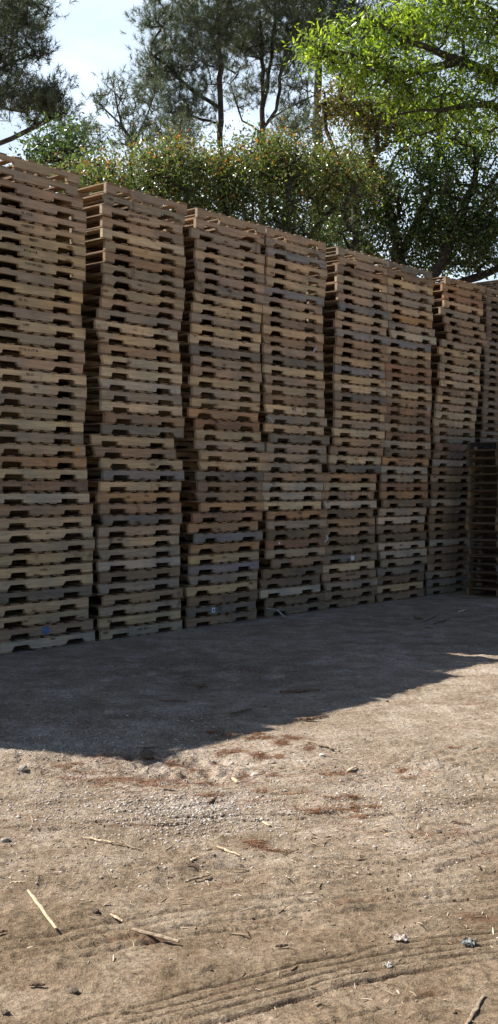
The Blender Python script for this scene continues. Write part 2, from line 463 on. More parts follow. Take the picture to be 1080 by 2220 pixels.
tag(o, "further stacks of mixed brown pallets at the right edge and behind the front row", "pallets", kind="stuff")

# ------------------------------------------------------------------ ground
def vnoise(x, y, seed):
    rs = np.random.default_rng(seed); T = rs.random((256, 256))
    xi = np.floor(x).astype(int); yi = np.floor(y).astype(int); fx = x - xi; fy = y - yi
    fx = fx * fx * (3 - 2 * fx); fy = fy * fy * (3 - 2 * fy)
    a = T[xi & 255, yi & 255]; b = T[(xi + 1) & 255, yi & 255]; c = T[xi & 255, (yi + 1) & 255]; d = T[(xi + 1) & 255, (yi + 1) & 255]
    return (a * (1 - fx) + b * fx) * (1 - fy) + (c * (1 - fx) + d * fx) * fy - .5
TRD = Vector((.862, .507))   # direction of the wheel ruts
TRN = Vector((-.507, .862))
def rut_curve(pts):
    return np.array([[G(u, v).x, G(u, v).y] for u, v in pts])
def dist_poly(x, y, P):
    best = np.full(x.shape, 1e9); sgn = np.zeros(x.shape); al = np.zeros(x.shape); acc = 0
    for k in range(len(P) - 1):
        ax, ay = P[k]; bx, by = P[k + 1]; dx, dy = bx - ax, by - ay; l2 = dx * dx + dy * dy; ln = math.sqrt(l2)
        t = ((x - ax) * dx + (y - ay) * dy) / l2
        lo = -1e9 if k == 0 else 0; hi = 1e9 if k == len(P) - 2 else 1
        tc = np.clip(t, lo, hi); d = np.hypot(x - ax - tc * dx, y - ay - tc * dy)
        cr = ((x - ax) * dy - (y - ay) * dx) / ln
        m = d < best; best = np.where(m, d, best); sgn = np.where(m, cr, sgn); al = np.where(m, acc + tc * ln, al); acc += ln
    return best, np.where(sgn >= 0, best, -best), al
RUTS = [  # curve in photo pixels, groove offsets (m), groove width, depth, strength of lug marks
 ([(250,2225),(480,2160),(700,2100),(880,2060),(1080,2030),(1300,2000)], [-.115,-.055,.0,.055,.115], .0055, .018, 0),
 ([(430,2260),(700,2180),(900,2125),(1080,2095),(1300,2060)], [-.09,.09], .010, .008, .004),
 ([(560,1765),(800,1752),(1080,1728)], [-.03,.05], .011, .018, 0),
 ([(0,1890),(300,1888),(560,1862),(700,1870),(900,1855),(1080,1800)], [-.10,0,.12], .014, .012, 0),
 ([(-50,2080),(150,2045),(420,1985),(700,1950),(1080,1905)], [-.12,-.04,.04,.12], .012, .011, .003),
 ([(0,1760),(300,1745),(600,1700)], [0,.12], .02, .006, 0),
]
RUTP = [(rut_curve(r[0]),) + tuple(r[1:]) for r in RUTS]
def hsmooth(e0, e1, x):
    t = np.clip((x - e0) / (e1 - e0), 0, 1); return t * t * (3 - 2 * t)
def height(x, y):
    a = x * TRD.x + y * TRD.y; b = x * TRN.x + y * TRN.y
    near = 1 - hsmooth(10, 16, y)
    h = .055 * vnoise(x / 2.3 + 9, y / 2.3, 1) + .022 * vnoise(x / .7, y / .7 + 5, 2)
    rough = (.5 + 1.0 * np.clip(vnoise(x / 1.1 + 3, y / 1.1, 12) + .35, 0, 1)) * (.62 + .45 * hsmooth(3.8, 5.6, y))
    h += rough * (.020 * vnoise(x / .21, y / .21, 3) + .012 * vnoise(x / .085, y / .085, 4) + .010 * vnoise(x / .036, y / .036, 5) + .007 * vnoise(x / .018, y / .018, 6))
    h += .016 * vnoise(a / 1.8, b / .16, 7) + .011 * vnoise(a / .5, b / .05, 8)
    # clods
    c = vnoise(x / .13, y / .11, 21); h += .016 * np.clip(c - .3, 0, 1) * 5 * (vnoise(x / .9, y / .9, 22) > .02)
    for P, offs, w, dep, lug in RUTP:
        d, sd, al = dist_poly(x, y, P)
        sd = sd + .008 * vnoise(al / .6, al * 0, 31) + .003 * vnoise(al / .05, sd / .04, 37)
        wob = np.clip(1.0 + .9 * vnoise(al / .10 + 4, sd / .03, 33), .3, 1.3)
        for o_ in offs: h -= dep * wob * np.exp(-((sd - o_) / w) ** 2)
        mid = [(p + q) / 2 for p, q in zip(offs[:-1], offs[1:])]
        if len(offs) > 3:
            for o_ in mid: h += dep * .2 * np.exp(-((sd - o_) / w) ** 2)
        if lug:
            inside = (np.abs(sd) < .085)
            h += lug * inside * hsmooth(-.2, .5, np.sin(al * 2 * math.pi / .055 + np.abs(sd) * 42)) * np.clip(1 + 2 * vnoise(al / .3, sd, 35), 0, 1.2)
    # hollow dug out near the shadow edge (mid left)
    for (u, v, ru, dep) in [(400,1664,.22,.05),(330,1632,.11,.04),(470,1640,.12,.03),(60,1672,.12,-.03),(320,1630,.05,-.03),(480,1655,.3,.02),(30,1935,.16,.03),(20,1960,.3,-.02)]:
        p = G(u, v); h -= dep * np.exp(-(((x - p.x) / (ru * 1.6)) ** 2 + ((y - p.y) / ru) ** 2)) * (1 + 1.4 * vnoise(x / .06, y / .06, 41))
    dist = (x - X0) * WC - (y - Y0) * WS
    m = hsmooth(.15, 1.6, dist)
    dist9 = np.hypot((x - pc.x - .6), (y - pc.y + .1)); m = m * hsmooth(1.0, 1.9, dist9)
    return h * m * near - .012 * m
def axis(segs):
    out = [segs[0][0]]
    for a, b, s in segs:
        n = max(1, int(round((b - a) / s))); out += list(a + (b - a) * (np.arange(1, n + 1) / n))
    return np.array(out)
gx = axis([(-900,-100,100),(-100,-20,10),(-20,-4,1),(-4,-2.2,.05),(-2.2,2.9,.0105),(2.9,6,.05),(6,20,1),(20,100,10),(100,900,100)])
gy = axis([(-900,-100,100),(-100,-10,10),(-10,1,1),(1,3.1,.05),(3.1,3.4,.012),(3.4,4.5,.0068),(4.5,5.6,.011),(5.6,8.6,.018),(8.6,13,.035),(13,20,.2),(20,60,4),(60,200,20),(200,1500,130)])
GX, GY = np.meshgrid(gx, gy)
GZ = height(GX, GY)
nx, ny = len(gx), len(gy)
idx = np.arange(nx * ny).reshape(ny, nx)
quads = np.stack([idx[:-1, :-1].ravel(), idx[:-1, 1:].ravel(), idx[1:, 1:].ravel(), idx[1:, :-1].ravel()], 1)
gme = np_mesh("ground", np.stack([GX.ravel(), GY.ravel(), GZ.ravel()], 1), quads, smooth=True)
def hz(x, y):
    return float(height(np.array([x], float), np.array([y], float))[0])

def ground_material():
    m, nt = new_mat("sandy_dirt"); L = nt.links
    out = N(nt, "ShaderNodeOutputMaterial"); bs = N(nt, "ShaderNodeBsdfPrincipled"); L.new(bs.outputs[0], out.inputs[0])
    bs.inputs["Roughness"].default_value = .95; bs.inputs["Specular IOR Level"].default_value = .12
    tc = N(nt, "ShaderNodeTexCoord")
    def noise(scale, det=4, rough=.6, vec=None, dist=0.0):
        n = N(nt, "ShaderNodeTexNoise"); n.inputs["Scale"].default_value = scale; n.inputs["Detail"].default_value = det
        n.inputs["Roughness"].default_value = rough; n.inputs["Distortion"].default_value = dist
        L.new(vec or tc.outputs["Object"], n.inputs["Vector"]); return n.outputs[0]
    n_big = noise(.55, 4); n_mid = noise(3.2, 5, .65); n_fin = noise(38, 5, .7); n_gr = noise(140, 3, .7)
    c0 = ramp(nt, [(.30, (.240,.190,.137)), (.5, (.335,.275,.210)), (.68, (.45,.39,.32))]); L.new(n_mid, c0.inputs[0])
    cb = ramp(nt, [(.35, (.82,.80,.76)), (.62, (1.12,1.12,1.14))]); L.new(n_big, cb.inputs[0])
    c = mixc(nt, 'MULTIPLY', 1.0, c0.outputs[0], cb.outputs[0])
    cf = ramp(nt, [(.3, (.52,.48,.44)), (.48, (.98,.97,.96)), (.7, (1.42,1.42,1.42))]); L.new(n_fin, cf.inputs[0])
    c = mixc(nt, 'MULTIPLY', 1.0, c, cf.outputs[0])
    cg = ramp(nt, [(.3, .7), (.7, 1.28)]); L.new(n_gr, cg.inputs[0])
    c = mixc(nt, 'MULTIPLY', 1.0, c, cg.outputs[0])
    # reddish litter dust
    mp = N(nt, "ShaderNodeMapping"); mp.inputs["Rotation"].default_value = (0, 0, -R(30)); mp.inputs["Scale"].default_value = (1.0, 3.2, 1)
    L.new(tc.outputs["Object"], mp.inputs["Vector"])
    n_l = noise(1.7, 6, .72, mp.outputs[0], .4)
    lr = ramp(nt, [(.58, 0.0), (.68, .75)]); L.new(n_l, lr.inputs[0])
    c = mixc(nt, 'MIX', lr.outputs[0], c, (.20,.115,.075))
    # pale stone dust in a band along the yard, browner soil in the wheel path near the front
    sx = N(nt, "ShaderNodeSeparateXYZ"); L.new(tc.outputs["Object"], sx.inputs[0])
    ad = N(nt, "ShaderNodeMath", operation='MULTIPLY_ADD'); L.new(n_big, ad.inputs[0]); ad.inputs[1].default_value = 2.2; L.new(sx.outputs[1], ad.inputs[2])
    mr = N(nt, "ShaderNodeMapRange"); L.new(ad.outputs[0], mr.inputs[0]); mr.inputs[1].default_value = 5.0; mr.inputs[2].default_value = 7.4
    zr = ramp(nt, [(0, (.84,.775,.685)), (1, (1.14,1.125,1.115))]); L.new(mr.outputs[0], zr.inputs[0])
    c = mixc(nt, 'MULTIPLY', 1.0, c, zr.outputs[0])
    L.new(c, bs.inputs["Base Color"])
    vo = N(nt, "ShaderNodeTexVoronoi"); vo.inputs["Scale"].default_value = 55; L.new(tc.outputs["Object"], vo.inputs["Vector"])
    b1 = N(nt, "ShaderNodeBump"); b1.inputs["Strength"].default_value = 1.0; b1.inputs["Distance"].default_value = .022; L.new(n_fin, b1.inputs["Height"])
    mpa = N(nt, "ShaderNodeMapping"); mpa.inputs["Rotation"].default_value = (0, 0, -R(30)); mpa.inputs["Scale"].default_value = (9, 42, 20)
    L.new(tc.outputs["Object"], mpa.inputs["Vector"]); n_an = noise(1.0, 4, .65, mpa.outputs[0], .8)
    b0 = N(nt, "ShaderNodeBump"); b0.inputs["Strength"].default_value = .8; b0.inputs["Distance"].default_value = .022; L.new(n_an, b0.inputs["Height"]); L.new(b0.outputs[0], b1.inputs["Normal"])
    b2 = N(nt, "ShaderNodeBump"); b2.inputs["Strength"].default_value = .5; b2.inputs["Distance"].default_value = .006; b2.invert = True
    L.new(vo.outputs[0], b2.inputs["Height"]); L.new(b1.outputs[0], b2.inputs["Normal"])
    b3 = N(nt, "ShaderNodeBump"); b3.inputs["Strength"].default_value = .9; b3.inputs["Distance"].default_value = .006
    L.new(n_gr, b3.inputs["Height"]); L.new(b2.outputs[0], b3.inputs["Normal"]); L.new(b3.outputs[0], bs.inputs["Normal"])
    return m
tag(link("ground", gme, ground_material()), kind="structure")

# scatter on the ground
def scatter_pts(areas, rs):
    """areas: (u, v, ru, rv, n) gaussian blobs in the photo's ground plane"""
    P = []
    for (u, v, ru, rv, n) in areas:
        uu = rs.normal(u, ru, n); vv = rs.normal(v, rv, n); vv = np.maximum(vv, 1330)
        k = EYE / (-(-(vv - CY) / F * CP - SP)); X = (uu - CX) / F * k; Y = (CP - (vv - CY) / F * SP) * k
        P.append(np.stack([X, Y], 1))
    P = np.concatenate(P)
    d = (P[:, 0] - X0) * WC - (P[:, 1] - Y0) * WS
    return P[(d > .03) & (P[:, 1] < 15.5) & (P[:, 1] > 2.6)]
t_ = (1 + 5 ** .5) / 2
ICO = np.array([(-1,t_,0),(1,t_,0),(-1,-t_,0),(1,-t_,0),(0,-1,t_),(0,1,t_),(0,-1,-t_),(0,1,-t_),(t_,0,-1),(t_,0,1),(-t_,0,-1),(-t_,0,1)]) / 1.902
ICF = np.array([(0,11,5),(0,5,1),(0,1,7),(0,7,10),(0,10,11),(1,5,9),(5,11,4),(11,10,2),(10,7,6),(7,1,8),(3,9,4),(3,4,2),(3,2,6),(3,6,8),(3,8,9),(4,9,5),(2,4,11),(6,2,10),(8,6,7),(9,8,1)])
def pebbles(P, size, rs):
    n = len(P); z = height(P[:, 0], P[:, 1])
    s = size[0] * np.exp(rs.normal(0, size[1], n)); s = np.clip(s, .0022, .012)
    v = ICO[None] * rs.uniform(.72, 1.2, (n, 12, 1)) * s[:, None, None]
    v = v * np.stack([rs.uniform(.7, 1.4, n), rs.uniform(.7, 1.2, n), rs.uniform(.4, .8, n)], 1)[:, None]
    a = rs.uniform(0, 6.28, n); c, q = np.cos(a)[:, None], np.sin(a)[:, None]
    x = v[..., 0] * c - v[..., 1] * q + P[:, 0, None]; y = v[..., 0] * q + v[..., 1] * c + P[:, 1, None]
    zz = v[..., 2] + (z + s * .02)[:, None]
    V = np.stack([x, y, zz], -1).reshape(-1, 3)
    Fc = (ICF[None] + (np.arange(n) * 12)[:, None, None]).reshape(-1, 3)
    return V, Fc
rs = np.random.default_rng(5)
A = [(400,1755,110,30,3000),(150,1610,170,28,3000),(60,1730,110,35,1300),(350,1560,130,18,900),(540,1690,350,55,2600),(800,1650,260,60,1500),
     (820,1860,260,45,350),(200,1870,220,40,400),(900,1730,120,30,700),(430,1675,60,12,400),(430,1745,60,16,1500)]
V, Fc = pebbles(scatter_pts(A, rs), (.0046, .36), rs)
m_gr = island_mat("gravel_stone", [(0, (.20,.16,.13)), (.4, (.33,.28,.23)), (.75, (.44,.39,.34)), (.95, (.56,.53,.49)), (1, (.2,.12,.08))], .85)
tag(link("gravel", np_mesh("gravel", V, Fc), m_gr), "loose pale gravel and small stones strewn over the sandy yard", "gravel", kind="stuff")

def slivers(P, lng, wid, rs, tilt=.15, zoff=.002):
    """thin four-sided splinters lying on the ground"""
    n = len(P); z = height(P[:, 0], P[:, 1])
    l = lng[0] * np.exp(rs.normal(0, lng[1], n)) / 2; w = wid[0] * np.exp(rs.normal(0, wid[1], n)) / 2
    a = rs.uniform(0, 3.1416, n); tz = rs.normal(0, tilt, n)
    d = np.stack([np.cos(a), np.sin(a), tz], 1); s = np.stack([-np.sin(a), np.cos(a), np.zeros(n)], 1); up = np.array([0, 0, 1.0])
    c = np.stack([P[:, 0], P[:, 1], z + zoff + np.abs(tz) * l * .6], 1)
    bend = rs.normal(0, .12, n)[:, None] * s * l[:, None]
    vs = []
    for k, (e, b) in enumerate(((-1, 0), (0, 1), (1, 0))):
        q = c + d * (e * l)[:, None] + bend * b
        ww = w * (1 if b else .6)
        vs += [q + s * ww[:, None], q + up * (ww * .9)[:, None], q - s * ww[:, None]]
    V = np.stack(vs, 1).reshape(-1, 3)
    f = []
    for k in (0, 3):
        for j in range(3): f.append((k + j, k + (j + 1) % 3, k + 3 + (j + 1) % 3, k + 3 + j))
    f = np.array(f); Fc = (f[None] + (np.arange(n) * 9)[:, None, None]).reshape(-1, 4)
    return V, Fc
A = [(585,1607,28,10,900),(400,1670,100,14,1500),(480,1640,70,14,700),(330,1690,160,12,700),(720,1745,40,10,500),(560,1712,60,8,350),(900,1668,60,8,350),
     (440,1585,30,6,250),(120,1660,120,12,600),(690,1722,80,8,350),(380,1632,40,10,300),(1010,1622,30,5,150),(550,1820,40,10,250),(560,1720,380,60,1500),(950,1335,40,8,300)]
A2 = []
for (u, v, ru, rv, n) in A:
    q = max(3, int(n / 70))
    for _ in range(q):
        cu, cv = rs.normal(u, ru * 1.25), rs.normal(v, rv * 1.3); f = rs.uniform(.25, 1.6)
        A2.append((cu, cv, ru * rs.uniform(.12, .4), rv * rs.uniform(.1, .3), int(n / q * f * .8)))
V, Fc = slivers(scatter_pts(A2, rs), (.045, .5), (.0022, .2), rs)
m_ns = island_mat("pine_straw", [(0, (.10,.05,.03)), (.4, (.22,.10,.055)), (.75, (.30,.15,.08)), (1, (.42,.28,.16))], .8)
tag(link("pine_straw", np_mesh("pine_straw", V, Fc), m_ns), "reddish brown pine needles lying in drifts on the dirt", "pine needles", kind="stuff")
A = [(540,1740,380,110,1300),(300,1950,260,90,170),(820,1900,240,100,260),(650,1560,300,60,260),(870,2180,160,40,40),(100,1420,90,14,90),(320,1395,90,12,90),(520,1368,90,10,80),(700,1338,90,9,80),(850,1318,80,8,80)]
V, Fc = slivers(scatter_pts(A, rs), (.024, .55), (.0040, .45), rs, .2, .002)
m_ch = island_mat("wood_chips", [(0, (.12,.08,.05)), (.3, (.26,.18,.11)), (.7, (.48,.38,.26)), (1, (.62,.54,.42))], .8)
tag(link("wood_chips", np_mesh("wood_chips", V, Fc), m_ch), "scattered splinters and chips of broken pallet wood on the dirt", "wood chips", kind="stuff")

# countable sticks and scraps
def stick(u0, v0, u1, v1, r, mat, label, name="stick", cat="stick", flat=1.0, lift=.004, wob=.01, seed=0, dz=(0, 0)):
    rnd = random.Random(seed + int(u0 * 7 + v0)); a, b = G(u0, v0), G(u1, v1); n = 9; k = 7
    a.z = hz(a.x, a.y) + dz[0]; b.z = hz(b.x, b.y) + dz[1]
    wob = min(wob, .05 * (b - a).length); r = min(r, .09 * (b - a).length + .002)
    d = (b - a).normalized(); side = d.cross(Vector((0, 0, 1))).normalized()
    mz = max(hz(*(a.lerp(b, i / n).xy)) - a.lerp(b, i / n).z for i in range(n + 1))
    vs, fs = [], []
    for i in range(n + 1):
        t = i / n; p = a.lerp(b, t) + side * rnd.uniform(-wob, wob) * (0 if i in (0, n) else 1)
        p.z += lift + r * flat + max(0, mz) * .35
        rr = r * (1 - .35 * abs(2 * t - .9)) * rnd.uniform(.85, 1.15)
        for j in range(k):
            an = j * 2 * math.pi / k
            vs.append(tuple(p + side * math.cos(an) * rr + Vector((0, 0, 1)) * math.sin(an) * rr * flat))
    for i in range(n):
        for j in range(k): fs.append((i*k + j, i*k + (j+1) % k, (i+1)*k + (j+1) % k, (i+1)*k + j))
    fs.append(tuple(reversed(range(k)))); fs.append(tuple(n*k + j for j in range(k)))
    me = bpy.data.meshes.new(name); me.from_pydata(vs, [], fs); me.update()
    return tag(link(name, me, mat), label, cat)
M_PALEW = simple_mat("pale_splinter", (.62,.50,.34), .8, col2=(.42,.32,.2), scale=60)
M_BARK = simple_mat("bark_stick", (.20,.13,.085), .9, col2=(.10,.065,.045), scale=60)
M_GREYW = simple_mat("grey_stick", (.36,.28,.20), .9, col2=(.2,.15,.1), scale=60)
stick(61,1936,122,2018,.008,M_PALEW,"long straight pale splinter lying on the dirt at lower left",cat="splinter",name="wood_splinter",flat=.5,wob=.002,lift=.014)
stick(286,2020,388,2045,.0095,M_GREYW,"tan stick with a dark end, lying on the dirt below the long splinter",flat=.8,wob=.004)
stick(-20,2027,17,2026,.010,M_BARK,"dark stub of a stick poking in at the left edge")
stick(240,1984,266,1993,.008,M_PALEW,"short pale splinter above the tan stick",cat="splinter",name="wood_splinter",flat=.5)
stick(640,1558,684,1559,.014,M_BARK,"thin brown branch end lying left of the broken bark piece",cat="branch",name="branch")
stick(682,1552,712,1548,.026,M_BARK,"curled broken piece of dark bark near the shadow edge",cat="bark",name="bark_piece",flat=.6,wob=.03)
stick(664,1603,737,1621,.010,M_GREYW,"long thin dry branch on the sunlit dirt below the bark",cat="branch",name="branch",wob=.02)
stick(606,1494,694,1492,.014,M_BARK,"dark straight branch lying in the shade of the wall",cat="branch",name="branch")
stick(406,1475,450,1483,.010,M_BARK,"small dark twig lying in the shade in front of the third stack",cat="twig",name="twig",wob=.03)
stick(428,1486,445,1474,.008,M_BARK,"short twig crossing the small dark twig in the shade",cat="twig",name="twig")
stick(345,1512,405,1513,.008,M_BARK,"thin dark twig in the shade left of centre",cat="twig",name="twig")
stick(500,1547,545,1535,.010,M_BARK,"dark twig lying along the edge of the shadow",cat="twig",name="twig",wob=.02)
stick(296,1612,342,1610,.013,M_GREYW,"flat grey-tan piece of wood just inside the shadow edge",cat="wood scrap",name="wood_scrap",flat=.5)
stick(335,1706,378,1704,.012,M_GREYW,"reddish tan wood scrap below the dug-out hollow",cat="wood scrap",name="wood_scrap",flat=.5)
stick(571,1776,584,1789,.014,M_PALEW,"pale flat wood chip standing out in the gravel at centre",cat="wood chip",name="wood_chip",flat=.4)
stick(752,1662,772,1654,.014,M_PALEW,"pale curved chip of wood right of centre",cat="wood chip",name="wood_chip",flat=.5)
stick(795,1810,812,1812,.013,M_PALEW,"white flat chip lying right of the tyre marks",cat="wood chip",name="wood_chip",flat=.4)
stick(834,1802,853,1803,.009,M_PALEW,"thin pale chip right of the white flat chip",cat="wood chip",name="wood_chip",flat=.4)
stick(505,1668,514,1686,.014,M_PALEW,"pale upright chip at the right end of the hollow",cat="wood chip",name="wood_chip",flat=.4)
stick(452,1736,470,1726,.016,M_BARK,"small brown bark chip on the pale gravel",cat="bark chip",name="bark_chip",flat=.6)
stick(412,1870,430,1857,.008,M_PALEW,"thin pale chip lying on the ridge below the gravel",cat="wood chip",name="wood_chip",flat=.4)
stick(400,1900,455,1890,.006,M_GREYW,"thin bent twig left of centre in the sandy dirt",cat="twig",name="twig",wob=.012)
stick(180,1818,250,1828,.006,M_PALEW,"long thin curved straw on the gravel at left",cat="straw",name="straw",wob=.012)
stick(252,1826,305,1840,.005,M_GREYW,"thin dry straw touching the end of the curved straw",cat="straw",name="straw",wob=.012)
stick(20,1916,55,1914,.005,M_PALEW,"thin dry straw at the left edge above the long splinter",cat="straw",name="straw",wob=.008)
stick(470,1830,520,1850,.005,M_PALEW,"thin pale straw right of the gravel patch",cat="straw",name="straw",wob=.012)
stick(980,1775,1022,1780,.006,M_BARK,"dark thin twig lying at the right among small stones",cat="twig",name="twig")
stick(597,2047,625,2046,.007,M_BARK,"small dark twig left of the white paper scrap",cat="twig",name="twig")
stick(1008,2222,1050,2150,.0065,M_GREYW,"splintered strip of pale wood at the bottom right corner",cat="splinter",name="wood_splinter",flat=.35,wob=.002)
stick(62,2136,98,2136,.006,M_BARK,"thin dark twig near the bottom left",cat="twig",name="twig")
def rock(u, v, r, mat, label, name="stone", cat="stone", flat=.7, seed=0):
    me = bpy.data.meshes.new(name); bm = bmesh.new(); bmesh.ops.create_icosphere(bm, subdivisions=2, radius=r)
    rnd = random.Random(seed + int(u + v))
    for w in bm.verts: w.co = w.co * rnd.uniform(.78, 1.2); w.co.z *= flat; w.co.x *= 1.25
    bm.to_mesh(me); bm.free(); o = link(name, me, mat); p = G(u, v); o.location = (p.x, p.y, hz(p.x, p.y) + r * flat * .5); o.rotation_euler.z = rnd.uniform(0, 6)
    return tag(o, label, cat)
M_ROCK = simple_mat("grey_stone", (.38,.34,.29), .9, col2=(.27,.24,.2), scale=40)
M_ROCKP = simple_mat("pale_stone", (.58,.54,.48), .9, col2=(.42,.38,.33), scale=40)
M_CLOD = simple_mat("dark_clod", (.13,.10,.075), .95, col2=(.07,.055,.04), scale=50)
rock(50,1674,.026,M_ROCK,"grey fist-sized stone at the left just below the shadow edge")
rock(699,1629,.017,M_ROCKP,"rounded pale stone right of the thin dry branch")
rock(552,1664,.022,M_ROCKP,"pale stone at the right end of the hollow")
rock(12,1825,.017,M_ROCK,"grey stone at the left edge beside the gravel")
rock(208,1982,.013,M_CLOD,"small dark clod left of the short pale splinter",name="clod",cat="clod")
rock(160,2146,.014,M_CLOD,"small dark clod near the bottom left corner",name="clod",cat="clod")
rock(12,2192,.012,M_CLOD,"small dark clod in the bottom left corner",name="clod",cat="clod")
rock(320,1630,.045,M_CLOD,"crumbly dark lump of earth at the shadow edge",name="clod",cat="clod")
rock(458,2098,.006,M_CLOD,"tiny dark clod above the wheel rut",name="clod",cat="clod")
rock(840,1515,.012,M_CLOD,"tiny dark clod on bright dirt near the shadow edge",name="clod",cat="clod")
rock(952,1795,.014,M_CLOD,"dark clod right of centre below the upper tyre marks",name="clod",cat="clod")
def scrap(u, v, r, mat, label, seed):
    rnd = random.Random(seed); me = bpy.data.meshes.new("paper_scrap"); bm = bmesh.new()
    bmesh.ops.create_grid(bm, x_segments=9, y_segments=7, size=r)
    for w in bm.verts:
        w.co.x += rnd.uniform(-.25, .25) * r; w.co.y += rnd.uniform(-.3, .3) * r; w.co.z = abs(rnd.gauss(0, .30)) * r
    bmesh.ops.solidify(bm, geom=bm.faces[:], thickness=.002)
    bm.to_mesh(me); bm.free(); o = link("paper_scrap", me, mat); p = G(u, v); o.location = (p.x, p.y, hz(p.x, p.y) + .006); o.rotation_euler.z = rnd.uniform(0, 3)
    return tag(o, label, "scrap")
scrap(870,2022,.021,simple_mat("crumpled_paper",(.58,.52,.46),.8,col2=(.4,.32,.27),scale=60),"crumpled white paper scrap on the dirt above the wheel rut",3)
scrap(1016,2034,.022,simple_mat("grey_plastic",(.24,.25,.235),.7,col2=(.12,.125,.12),scale=60),"crumpled grey-green plastic scrap lying in the wheel rut",4)
scrap(840,2088,.014,simple_mat("grey_tissue",(.5,.47,.42),.8,scale=60),"small pale shred of tissue in the rut left of centre right",5)
for k, (u, v, r) in enumerate([(905,1338,.05),(925,1345,.04),(960,1335,.06),(985,1328,.04),(1003,1322,.035)]):
    pass
stick(915,1345,948,1332,.018,M_GREYW,"broken grey board end in the debris before the low end-on stack",cat="wood scrap",name="wood_scrap",flat=.5)
stick(940,1350,975,1341,.014,M_BARK,"dark broken slat in the debris before the low end-on stack",cat="wood scrap",name="wood_scrap",flat=.5)
stick(898,1338,920,1341,.02,M_BARK,"short dark block at the left of the shaded debris",cat="wood scrap",name="wood_scrap",flat=.6)
stick(995,1327,1010,1322,.022,M_PALEW,"pale wood scrap on the shaded ground by the low stack",cat="wood scrap",name="wood_scrap",flat=.5)

# ------------------------------------------------------------------ vegetation
def colonise(trunks, tips, rs, up=.25, seg=.35, sag=.08, curl=.10):
    """trunks: list of polylines; tips: array. Returns nodes, parents, n trunk nodes, tip node index"""
    nodes, par = [], []
    for tr in trunks:
        root = tr[0]; start = None
        prev = -1
        if nodes:   # join to the nearest node of the first trunk
            d = [(Vector(tr[0]) - Vector(q)).length for q in nodes]; prev = int(np.argmin(d))
        pts = []
        for a, b in zip(tr[:-1], tr[1:]):
            n = max(1, int((Vector(b) - Vector(a)).length / .3))
            pts += [tuple(Vector(a).lerp(Vector(b), i / n)) for i in range(n)]
        pts.append(tuple(tr[-1]))
        for q in pts:
            qq = np.array(q) + rs.normal(0, .02, 3)
            nodes.append(qq); par.append(prev); prev = len(nodes) - 1
    nt_ = len(nodes); tipn = []
    P = np.array(nodes); tips = np.asarray(tips)
    dmin = np.min(np.linalg.norm(tips[:, None] - P[None], axis=2), axis=1)
    for ti in np.argsort(dmin):
        tp = tips[ti]; P = np.array(nodes)
        v = tp - P; d = np.linalg.norm(v, axis=1)
        cost = d * (1 + up * np.clip(-(v[:, 2] / np.maximum(d, 1e-3)) + .15, 0, 2)) + .03 * (np.arange(len(P)) < nt_)
        j = int(np.argmin(cost)); a = P[j]; L_ = d[j]; n = max(1, int(L_ / seg)); prev = j
        cv = rs.normal(0, curl, 3) * L_; cv[2] -= sag * L_
        for i in range(1, n + 1):
            t = i / n; q = a + (tp - a) * t + cv * (4 * t * (1 - t)) * .6
            nodes.append(q); par.append(prev); prev = len(nodes) - 1
        tipn.append(prev)
    return np.array(nodes), np.array(par), nt_, np.array(tipn)
def limb_mesh(name, nodes, par, radius, sel, k=6):
    V, Fc = [], []; c = 0
    ang = np.arange(k) * 2 * math.pi / k
    for i in sel:
        j = par[i]
        if j < 0: continue
        a, b = nodes[j], nodes[i]; d = b - a; L_ = np.linalg.norm(d)
        if L_ < 1e-4: continue
        d = d / L_; h = np.array([1.0, 0, 0]) if abs(d[0]) < .8 else np.array([0, 1.0, 0])
        s = np.cross(d, h); s /= np.linalg.norm(s); t = np.cross(d, s)
        ra, rb = min(radius[j], radius[i] * 1.5), radius[i]
        ring = np.cos(ang)[:, None] * s + np.sin(ang)[:, None] * t
        V.append(a - d * ra * .3 + ring * ra); V.append(b + ring * rb)
        f = np.arange(k); g = (f + 1) % k
        Fc.append(np.stack([c + f, c + g, c + k + g, c + k + f], 1)); c += 2 * k
    return np_mesh(name, np.concatenate(V), np.concatenate(Fc), smooth=True)
def radii(nodes, par, tipn, r_tip, expo, rmax):
    cnt = np.zeros(len(nodes)); cnt[tipn] += 1
    for i in range(len(nodes) - 1, -1, -1):
        if par[i] >= 0: cnt[par[i]] += cnt[i]
    return np.minimum(r_tip * np.maximum(cnt, 1) ** expo, rmax)
def leaf_mesh(name, C, size, rs, asp=.5, up_bias=.3, mats=None, fold=.25):
    """C centres; each leaf a folded blade of two quads"""
    n = len(C); l = size * np.exp(rs.normal(0, .25, n)) / 2
    d = rs.normal(0, 1, (n, 3)); d[:, 2] -= .35; d /= np.linalg.norm(d, axis=1)[:, None]
    nn = rs.normal(0, 1, (n, 3)); nn[:, 2] += up_bias * 2
    s = np.cross(d, nn); s /= np.linalg.norm(s, axis=1)[:, None]; u = np.cross(s, d)
    w = l * asp
    base = C - d * l[:, None]; tip = C + d * l[:, None]
    L_ = C + s * w[:, None] + u * (w * fold)[:, None]; R_ = C - s * w[:, None] + u * (w * fold)[:, None]
    V = np.stack([base, L_, tip, R_], 1).reshape(-1, 3)
    i = (np.arange(n) * 4)[:, None]
    Fc = np.concatenate([i + np.array([[0, 1, 2]]), i + np.array([[0, 2, 3]])], 1).reshape(-1, 3)
    mm = None if mats is None else np.repeat(mats, 2)
    return np_mesh(name, V, Fc, mats=mm)
